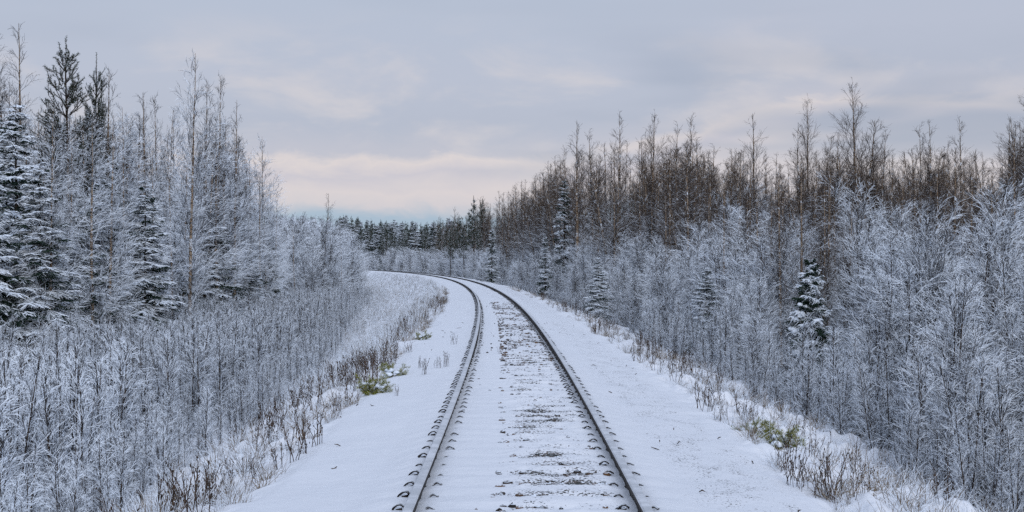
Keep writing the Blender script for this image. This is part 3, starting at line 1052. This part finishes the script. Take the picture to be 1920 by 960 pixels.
# --- left saplings on the slope
sap_pts = []
tries = 0
while len(sap_pts) < 3300 and tries < 40000:
    tries += 1
    Y = 15 + 175 * R.random() ** 1.4
    lat = -(4.1 + 12 * R.random() ** 1.15)
    edge = float(np.interp(Y, [15, 25, 40, 66, 100, 150, 200], [4.9, 5.0, 5.2, 6.6, 8.0, 8.8, 9.3])) + rr(-.3, .6)
    if -lat < edge: continue
    X = float(centre(Y)) + lat
    px = 960 + X / Y * F0
    if px < -60: continue
    h = rr(1.05, 2.3) * (0.55 if -lat < edge + 1.2 else 1) * (0.75 if Y > 90 else 1)
    sap_pts.append((Y, X, lat, h))
sap_pts.sort(key=lambda p: p[0] - 0.6 * p[3])
for Y, X, lat, h in sap_pts[:210]:
    p = pick(SAPL)
    place('sapling', p, X, Y, h / p[1], 'thin leafless sapling crusted with snow in the thicket on the slope inside the curve', 'sapling', 'snowy saplings on the inner slope', rot=rr(0, 6.28), sxy=rr(.85, 1.25), tilt=(rr(-.07, .07), rr(-.07, .07)))
far_saps = sap_pts[210:]


def scatter(name, protos, pts, label):
    """one mass that nobody could count: points that carry copies of the meshes"""
    coll = bpy.data.collections.new(name + '_kinds')
    for k, (meshes, H) in enumerate(protos):
        g = Geo()
        # join the parts of the plant
        vs_, ls_, mats, st, snw, mi = [], [], [], [], [], []
        off = 0
        lo_ = 0
        for j, me in enumerate(meshes.values()):
            n = len(me.vertices)
            co = np.empty(n * 3, np.float32)
            me.vertices.foreach_get('co', co)
            vs_.append(co)
            lv = np.empty(len(me.loops), np.int32)
            me.loops.foreach_get('vertex_index', lv)
            ls_.append(lv + off)
            s_ = np.empty(len(me.polygons), np.int32)
            me.polygons.foreach_get('loop_start', s_)
            st.append(s_ + lo_)
            a_ = np.empty(n, np.float32)
            me.attributes['snow'].data.foreach_get('value', a_)
            snw.append(a_)
            m_ = np.empty(len(me.polygons), np.int32)
            me.polygons.foreach_get('material_index', m_)
            mi.append(m_ + len(mats))
            mats += [m for m in me.materials]
            off += n
            lo_ += len(lv)
        me2 = bpy.data.meshes.new(name)
        me2.vertices.add(off)
        me2.vertices.foreach_set('co', np.concatenate(vs_))
        me2.loops.add(lo_)
        me2.loops.foreach_set('vertex_index', np.concatenate(ls_))
        st = np.concatenate(st)
        me2.polygons.add(len(st))
        me2.polygons.foreach_set('loop_start', st)
        me2.polygons.foreach_set('material_index', np.concatenate(mi))
        at = me2.attributes.new('snow', 'FLOAT', 'POINT')
        at.data.foreach_set('value', np.concatenate(snw))
        for m in mats: me2.materials.append(m)
        me2.update(calc_edges=True)
        coll.objects.link(bpy.data.objects.new('%s_kind_%02d' % (name, k), me2))
    pts = np.array(pts)          # x y z scale rotx roty rotz
    me = bpy.data.meshes.new(name)
    me.vertices.add(len(pts))
    me.vertices.foreach_set('co', pts[:, :3].astype(np.float32).reshape(-1))
    at = me.attributes.new('turn', 'FLOAT_VECTOR', 'POINT')
    at.data.foreach_set('vector', pts[:, 4:7].astype(np.float32).reshape(-1))
    at = me.attributes.new('size', 'FLOAT', 'POINT')
    at.data.foreach_set('value', pts[:, 3].astype(np.float32))
    at = me.attributes.new('which', 'INT', 'POINT')
    at.data.foreach_set('value', R.integers(0, len(protos), len(pts)).astype(np.int32))
    o = link_mesh(name, me)
    ng = bpy.data.node_groups.new(name, 'GeometryNodeTree')
    ng.interface.new_socket('Geometry', in_out='INPUT', socket_type='NodeSocketGeometry')
    ng.interface.new_socket('Geometry', in_out='OUTPUT', socket_type='NodeSocketGeometry')
    nd = ng.nodes
    gi, go = nd.new('NodeGroupInput'), nd.new('NodeGroupOutput')
    ci = nd.new('GeometryNodeCollectionInfo')
    ci.inputs['Collection'].default_value = coll
    ci.inputs['Separate Children'].default_value = True
    ci.inputs['Reset Children'].default_value = True
    ip = nd.new('GeometryNodeInstanceOnPoints')
    ip.inputs['Pick Instance'].default_value = True
    def attr(n_, t_):
        a = nd.new('GeometryNodeInputNamedAttribute')
        a.data_type = t_
        a.inputs['Name'].default_value = n_
        return a.outputs['Attribute']
    L_ = ng.links.new
    L_(gi.outputs[0], ip.inputs['Points'])
    L_(ci.outputs[0], ip.inputs['Instance'])
    L_(attr('which', 'INT'), ip.inputs['Instance Index'])
    e2r = nd.new('FunctionNodeEulerToRotation')
    L_(attr('turn', 'FLOAT_VECTOR'), e2r.inputs[0])
    L_(e2r.outputs[0], ip.inputs['Rotation'])
    L_(attr('size', 'FLOAT'), ip.inputs['Scale'])
    L_(ip.outputs[0], go.inputs[0])
    md = o.modifiers.new('scatter', 'NODES')
    md.node_group = ng
    tag(o, label, kind='stuff')
    return o


def P7(X, Y, s, tl=.08):
    return (X, Y, float(ground(X - float(centre(Y)), Y)), s, rr(-tl, tl), rr(-tl, tl), rr(0, 6.28))


scatter('sapling_thicket', SAPL, [P7(X, Y, h / 2.3) for Y, X, lat, h in far_saps], 'mass of snowy saplings filling the slope inside the curve')

# --- right side: frosted shrubs along the edge, brown birches behind
GB = 'bare brown trees along the skyline outside the curve'
RB = [
    (1080, 225, 112, 'bushy bare brown birch at the start of the row behind the dark spire spruce'),
    (1118, 245, 115, 'narrow brown birch beside the first bushy brown birch'),
    (1160, 212, 112, 'tall dark brown birch with dense twigs left of the weeping birch'),
    (1215, 212, 108, 'open weeping birch with arching top twigs against the pale cloud'),
    (1256, 232, 110, 'brown birch with a single upright leader right of the weeping birch'),
    (1292, 215, 112, 'slender brown birch with a needle thin leader'),
    (1415, 210, 98, 'broad dark birch standing alone above the white shrubs'),
    (1510, 184, 92, 'leaning thin birch with a wispy pale top'),
    (1495, 235, 90, 'shorter birch beside the leaning thin birch'),
    (1568, 245, 86, 'dense dark narrow birch next to the highest birch of the outer forest'),
    (1606, 154, 82, 'highest birch of the outer forest with a wide oval crown'),
    (1645, 242, 82, 'thin upright birch just past the highest birch of the outer forest'),
    (1728, 232, 80, 'thin bare birch with a pale trunk in the low stretch of the row'),
    (1748, 228, 80, 'twin topped thin birch in the low stretch of the row'),
    (1800, 222, 76, 'bushy dark birch closing the low stretch of the row'),
    (1916, 150, 62, 'tall birch cut off by the right edge of the picture'),
    (1890, 215, 64, 'dark bushy birch just inside the right edge of the picture'),
]
for k, (px, top, Y, lab) in enumerate(RB):
    place_px('birch_tree', OVAL if px in (1606, 1215, 1510) else pick(BROWN), px, top, Y, lab, 'birch tree', rot=rr(0, 6.28), sxy=1.05 if px != 1510 else .8)
sky_r = lambda px: np.interp(px, [760, 800, 860, 900, 960, 1020, 1060, 1200, 1300, 1400, 1500, 1600, 1700, 1800, 1860, 1900, 1990], [418, 406, 388, 372, 345, 318, 270, 255, 255, 268, 275, 275, 275, 258, 285, 225, 190])
for i in range(250):
    px = rr(1010, 1990)
    Y = rr(75, 130) * float(np.interp(px, [1010, 1100, 1900], [1.5, 1.1, .85]))
    lat = at_px(px, Y) - float(centre(Y))
    if lat < 9: continue
    top = float(sky_r(px)) + (abs(rr(-35, 45)) if i % 2 else rr(20, 90))
    place_px('bare_tree', pick(BROWN if i % 2 else MIXED), px, top, Y, 'bare brown tree in the crowded row behind the white shrubs', 'bare tree', GB, rot=rr(0, 6.28), sxy=rr(.95, 1.35))
def y_min(px, latmin):
    Yq = np.arange(40.0, 520.0, 1.0)
    ok = (px - 960.0) / F0 * Yq - centre(Yq) > latmin
    return float(Yq[np.argmax(ok)]) if ok.any() else 480.0


for i in range(90):
    px = rr(820, 1060)
    Y = y_min(px, 9.0) * rr(1.0, 1.3)
    top = float(sky_r(px)) + abs(rr(-25, 50))
    place_px('birch_tree', pick(BROWN), px, top, Y, 'far brown birch in the row that follows the bend', 'birch tree', 'far brown birches along the bend', rot=rr(0, 6.28), sxy=rr(1.0, 1.4))

RS = [
    (1058, 335, 118, SPR_N[0], 1.25, 'tall narrow dark spruce rising out of the white shrubs below the brown birches'),
    (922, 428, 165, SPR_N[1], 1.3, 'narrow dark spruce beside the track where it bends'),
    (1022, 440, 105, SPR_N[2], 1.3, 'slim half hidden spruce at the foot of the tall dark spire spruce'),
    (1122, 482, 66, SPR[0], 1.6, 'snow laden spruce with layered white boughs near the outer edge of the track bed'),
    (1325, 500, 52, SPR[1], 1.6, 'snow laden spruce half hidden by bushes behind the small dark spruce'),
    (713, 478, 400, SPR_N[1], 2.2, 'tiny distant spruce where the track disappears'),
]
for px, top, Y, p, sxy, lab in RS:
    place_px('spruce_tree', p, px, top, Y, lab, 'spruce tree', rot=rr(0, 6.28), sxy=sxy)
place_px('spruce_tree', SPR_S[0], 1520, 488, 40, 'small dark green spruce with lumps of snow on its boughs, alone among white bushes', 'spruce tree', rot=1.0, sxy=.74)

for i in range(70):
    px = rr(1040, 1960)
    Y = rr(42, 78) * float(np.interp(px, [1040, 1200, 1900], [1.5, 1.15, .85]))
    lat = at_px(px, Y) - float(centre(Y))
    if lat < 7.5: continue
    place_px('bare_tree', pick(MIXED), px, float(sky_r(px)) + rr(15, 120), Y, 'slim tree frosted white below with a bare brown top among the white bushes', 'bare tree', 'half frosted trees outside the curve', rot=rr(0, 6.28), sxy=rr(.9, 1.25))
place_px('pine_tree', PINE_F[1], 888, 370, 232, 'distant dark pine breaking the skyline just ahead of the brown birches', 'pine tree', rot=.5)
CLEAR = [(1520, 92, 41.5, 1.2), (1122, 55, 66, 1.6), (1325, 60, 52, 2.2), (922, 26, 165, 1.6), (1058, 22, 118, 4.5), (1022, 20, 105, 2.6)]     # open ground before the spruces
n = 0
for i in range(1900):
    if n >= 295: break
    Y = 17 + 230 * R.random() ** 1.6
    lat = 5.3 + 16 * R.random() ** 1.5
    X = float(centre(Y)) + lat
    px = 960 + X / Y * F0
    if px > 2010 or px < 800: continue
    h = float(np.interp(lat, [4.6, 6, 9, 14, 22], [1.5, 2.6, 4.2, 5.4, 6.5])) * rr(.75, 1.25) * float(np.interp(Y, [20, 60, 120], [.9, 1.0, 1.15]))
    # keep the white band under the brown tops
    h = min(h, z_px(float(np.interp(px, [900, 1000, 1300, 1900], [415, 370, 335, 330])) + rr(-10, 130), Y) - float(ground(lat, Y)))
    if h < .8: continue
    if any(abs(px - a) < b and Y < c and (h > d or abs(px - a) < .45 * b and Y > .7 * c) for a, b, c, d in CLEAR): continue
    p = pick(FROST)
    place('frosted_bush', p, X, Y, h / p[1], 'white frosted bush with many thin stems in the thicket outside the curve', 'bush', 'frosted bushes outside the curve', rot=rr(0, 6.28), sxy=rr(.85, 1.3), tilt=(rr(-.06, .06), rr(-.06, .06)))
    n += 1
pts = []
for i in range(1500):
    Y = 16 + 150 * R.random() ** 1.5
    lat = float(np.interp(Y, [16, 40, 100], [4.5, 4.4, 4.3])) + 9 * R.random() ** 1.4
    X = float(centre(Y)) + lat
    px = 960 + X / Y * F0
    if px > 2000: continue
    if abs(px - 1520) < 36 and 31 < Y < 41: continue
    pts.append(P7(X, Y, rr(.35, .75) * (1 if lat > 5 else .7)))
scatter('bush_undergrowth', SAPL, pts, 'snowy undergrowth between the bushes outside the curve')

# --- far forest
for i in range(210):
    px = rr(505, 865)
    Y = max(y_min(px, 10.0), 380) * rr(1.0, 1.25) if px > 640 else rr(380, 540)
    lat = at_px(px, Y) - float(centre(Y))
    if lat < 9 and lat > -9: continue
    top = float(np.interp(px, [505, 640, 700, 760, 865], [400, 404, 410, 416, 408])) + abs(rr(-16, 25))
    k = i % 3
    if k == 0:
        place_px('spruce_tree', pick(SPR_N), px, top - 3, Y, 'distant dark pointed spruce in the forest beyond the bend', 'spruce tree', 'distant spruces beyond the bend', rot=rr(0, 6.28), sxy=rr(1.6, 2.2))
    else:
        place_px('pine_tree', pick(PINE_F), px, top, Y, 'distant dark round topped pine in the forest beyond the bend', 'pine tree', 'distant pines beyond the bend', rot=rr(0, 6.28), sxy=rr(.9, 1.2))
for px, top, Y in ((905, 375, 250), (880, 395, 260), (862, 405, 270), (850, 412, 280), (838, 418, 300), (826, 415, 320), (870, 418, 240), (845, 430, 260)):
    place_px('pine_tree', pick(PINE_F), px, top, Y, 'snow dusted pine in the cluster where the brown birches begin', 'pine tree', 'snow dusted pines along the bend', rot=rr(0, 6.28), sxy=rr(.9, 1.1))
for i in range(80):
    px = rr(650, 930)
    Y = y_min(px, 6.5) * rr(1.0, 1.08)
    place_px('frosted_tree', pick(FROST), px, rr(464, 488), Y, 'pale frosted tree low in front of the distant pines', 'young tree', 'frosted trees before the distant pines', rot=rr(0, 6.28), sxy=rr(1.2, 1.7))

# --- weeds, grass and young pines on the banks
nw = 0
for i in range(900):
    if nw >= 260: break
    Y = 12 + 80 * R.random() ** 1.5
    sd = -1 if R.random() < .55 else 1
    lat = sd * (2.2 + 2.0 * R.random() ** 1.2 + (.1 if sd > 0 else 0))
    if Y < 19 and R.random() < .7: continue
    if fbm(np.array([Y * .45]), np.array([sd * 7.0 + lat]), 2, 3)[0] < .47 and R.random() < .85: continue
    X = float(centre(Y)) + lat
    px = 960 + X / Y * F0
    if px < 150 or px > 1800: continue
    if sd < 0:
        place('dry_weed', pick(WEED), X, Y, rr(.45, 1.0), 'dry dark brown weed sticking out of the snow on the bank inside the curve', 'weed', 'dry weeds on the inner bank', rot=rr(0, 6.28), sxy=1)
    else:
        place('dry_weed', pick(WEED), X, Y, rr(.4, .9), 'dry brown weed sticking out of the snow on the bank outside the curve', 'weed', 'dry weeds on the outer bank', rot=rr(0, 6.28), sxy=1)
    nw += 1
for px, py, s in ((851, 645, .5), (836, 688, .5), (822, 690, .35), (797, 702, .5), (788, 690, .4), (744, 742, .3), (938, 664, .35), (1478, 905, .5), (1500, 915, .45), (1530, 930, .7), (1555, 925, .75), (1600, 905, .7),
                  (1474, 880, .6), (1535, 862, .6), (470, 905, .5), (520, 880, .5), (430, 925, .5), (570, 850, .7), (585, 838, .8)):
    Y = (CAMZ + .28) * F0 / (py - HZ)
    for q in range(4):
        X = at_px(px, Y)
        lat = X - float(centre(Y))
        Y = (CAMZ - float(ground(lat, Y))) * F0 / (py - HZ)
    place('dry_weed', pick(WEED), at_px(px, Y), Y, s, 'sparse dry stalk standing by itself in smooth snow beside the track', 'weed', 'lone stalks in the smooth snow', rot=rr(0, 6.28))
pts = []
for i in range(3600):
    Y = 12 + 150 * R.random() ** 1.4
    sd = -1 if R.random() < .65 else 1
    lat = sd * (2.25 + 4.6 * R.random() ** 1.1) if sd < 0 else sd * (2.4 + 3.0 * R.random() ** 1.1)
    X = float(centre(Y)) + lat
    pts.append(P7(X, Y, rr(.3, 1.0) * (.6 if abs(lat) < 2.7 else 1) * (1 if Y < 40 else .7), .15))
scatter('dry_grass', TUFT, pts, 'dry straw coloured grass poking through the snow on both banks')
pts = []
for i in range(620):
    Y = 11.5 + 110 * R.random() ** 1.5
    sd = -1 if R.random() < .5 else 1
    lat = sd * ((2.25 if sd < 0 else 2.45) + 1.7 * R.random() ** 1.4)
    if fbm(np.array([Y * .5]), np.array([sd * 3.0]), 2, 8)[0] < .45: continue
    pts.append(P7(float(centre(Y)) + lat, Y, rr(.35, .95), .2))
scatter('bank_grass', TUFT_B, pts, 'ragged brown grass along the crests of both banks')
pts = []
for i in range(5200):
    Y = 34 + 290 * R.random() ** 1.4
    lat = -(2.7 + (7.5 if Y < 80 else 11.0) * R.random())
    pts.append(P7(float(centre(Y)) + lat, Y, rr(.5, 1.3), .15))
scatter('frosted_grass', TUFT_W, pts, 'pale frosted grass on the open slope inside the bend')
g = Geo()
for i in range(45):
    Y = 10.5 + 45 * R.random() ** 1.4
    lat = (1 if R.random() < .6 else -1) * rr(1.1, 2.3)
    a, l = rr(0, 6.28), rr(.02, .09) * (2.5 if R.random() < .12 else 1)
    z = float(ground(lat, Y)) + .012
    x = float(centre(Y)) + lat
    q = np.array([[x + l * math.cos(a) * t, Y + l * math.sin(a) * t, z + .015 * math.sin(3 * t + i)] for t in (-.5, 0, .5)])
    g.tubes(q[None], np.array([[.004, .007, .003]]), snow=.15)
tag(link_mesh('twig_litter', g.mesh('twig_litter', [M_dry])), 'bits of twig and seed blown over the smooth snow shoulders', kind='stuff')
LP = [(690, 745, 22.5, LOWP[0], .58, 'yellow green young pine crouching in the snow on the inner bank'),
      (738, 708, 26.0, LOWP[1], .5, 'greener young pine lying low beyond the yellow green one'),
      (1468, 838, 16.5, LOWP[2], .5, 'young pine under a pillow of snow on the outer bank'),
      (1415, 812, 17.6, LOWP[1], .42, 'sprawling green pine sprig beside the snow pillowed young pine'),
      (795, 635, 38.0, LOWP[0], .45, 'small dark pine sprig at the far end of the inner bank')]
for px, py, Y, p, s, lab in LP:
    X = at_px(px, Y)
    place('young_pine', p, X, Y, s, lab, 'young pine', rot=rr(0, 6.28))
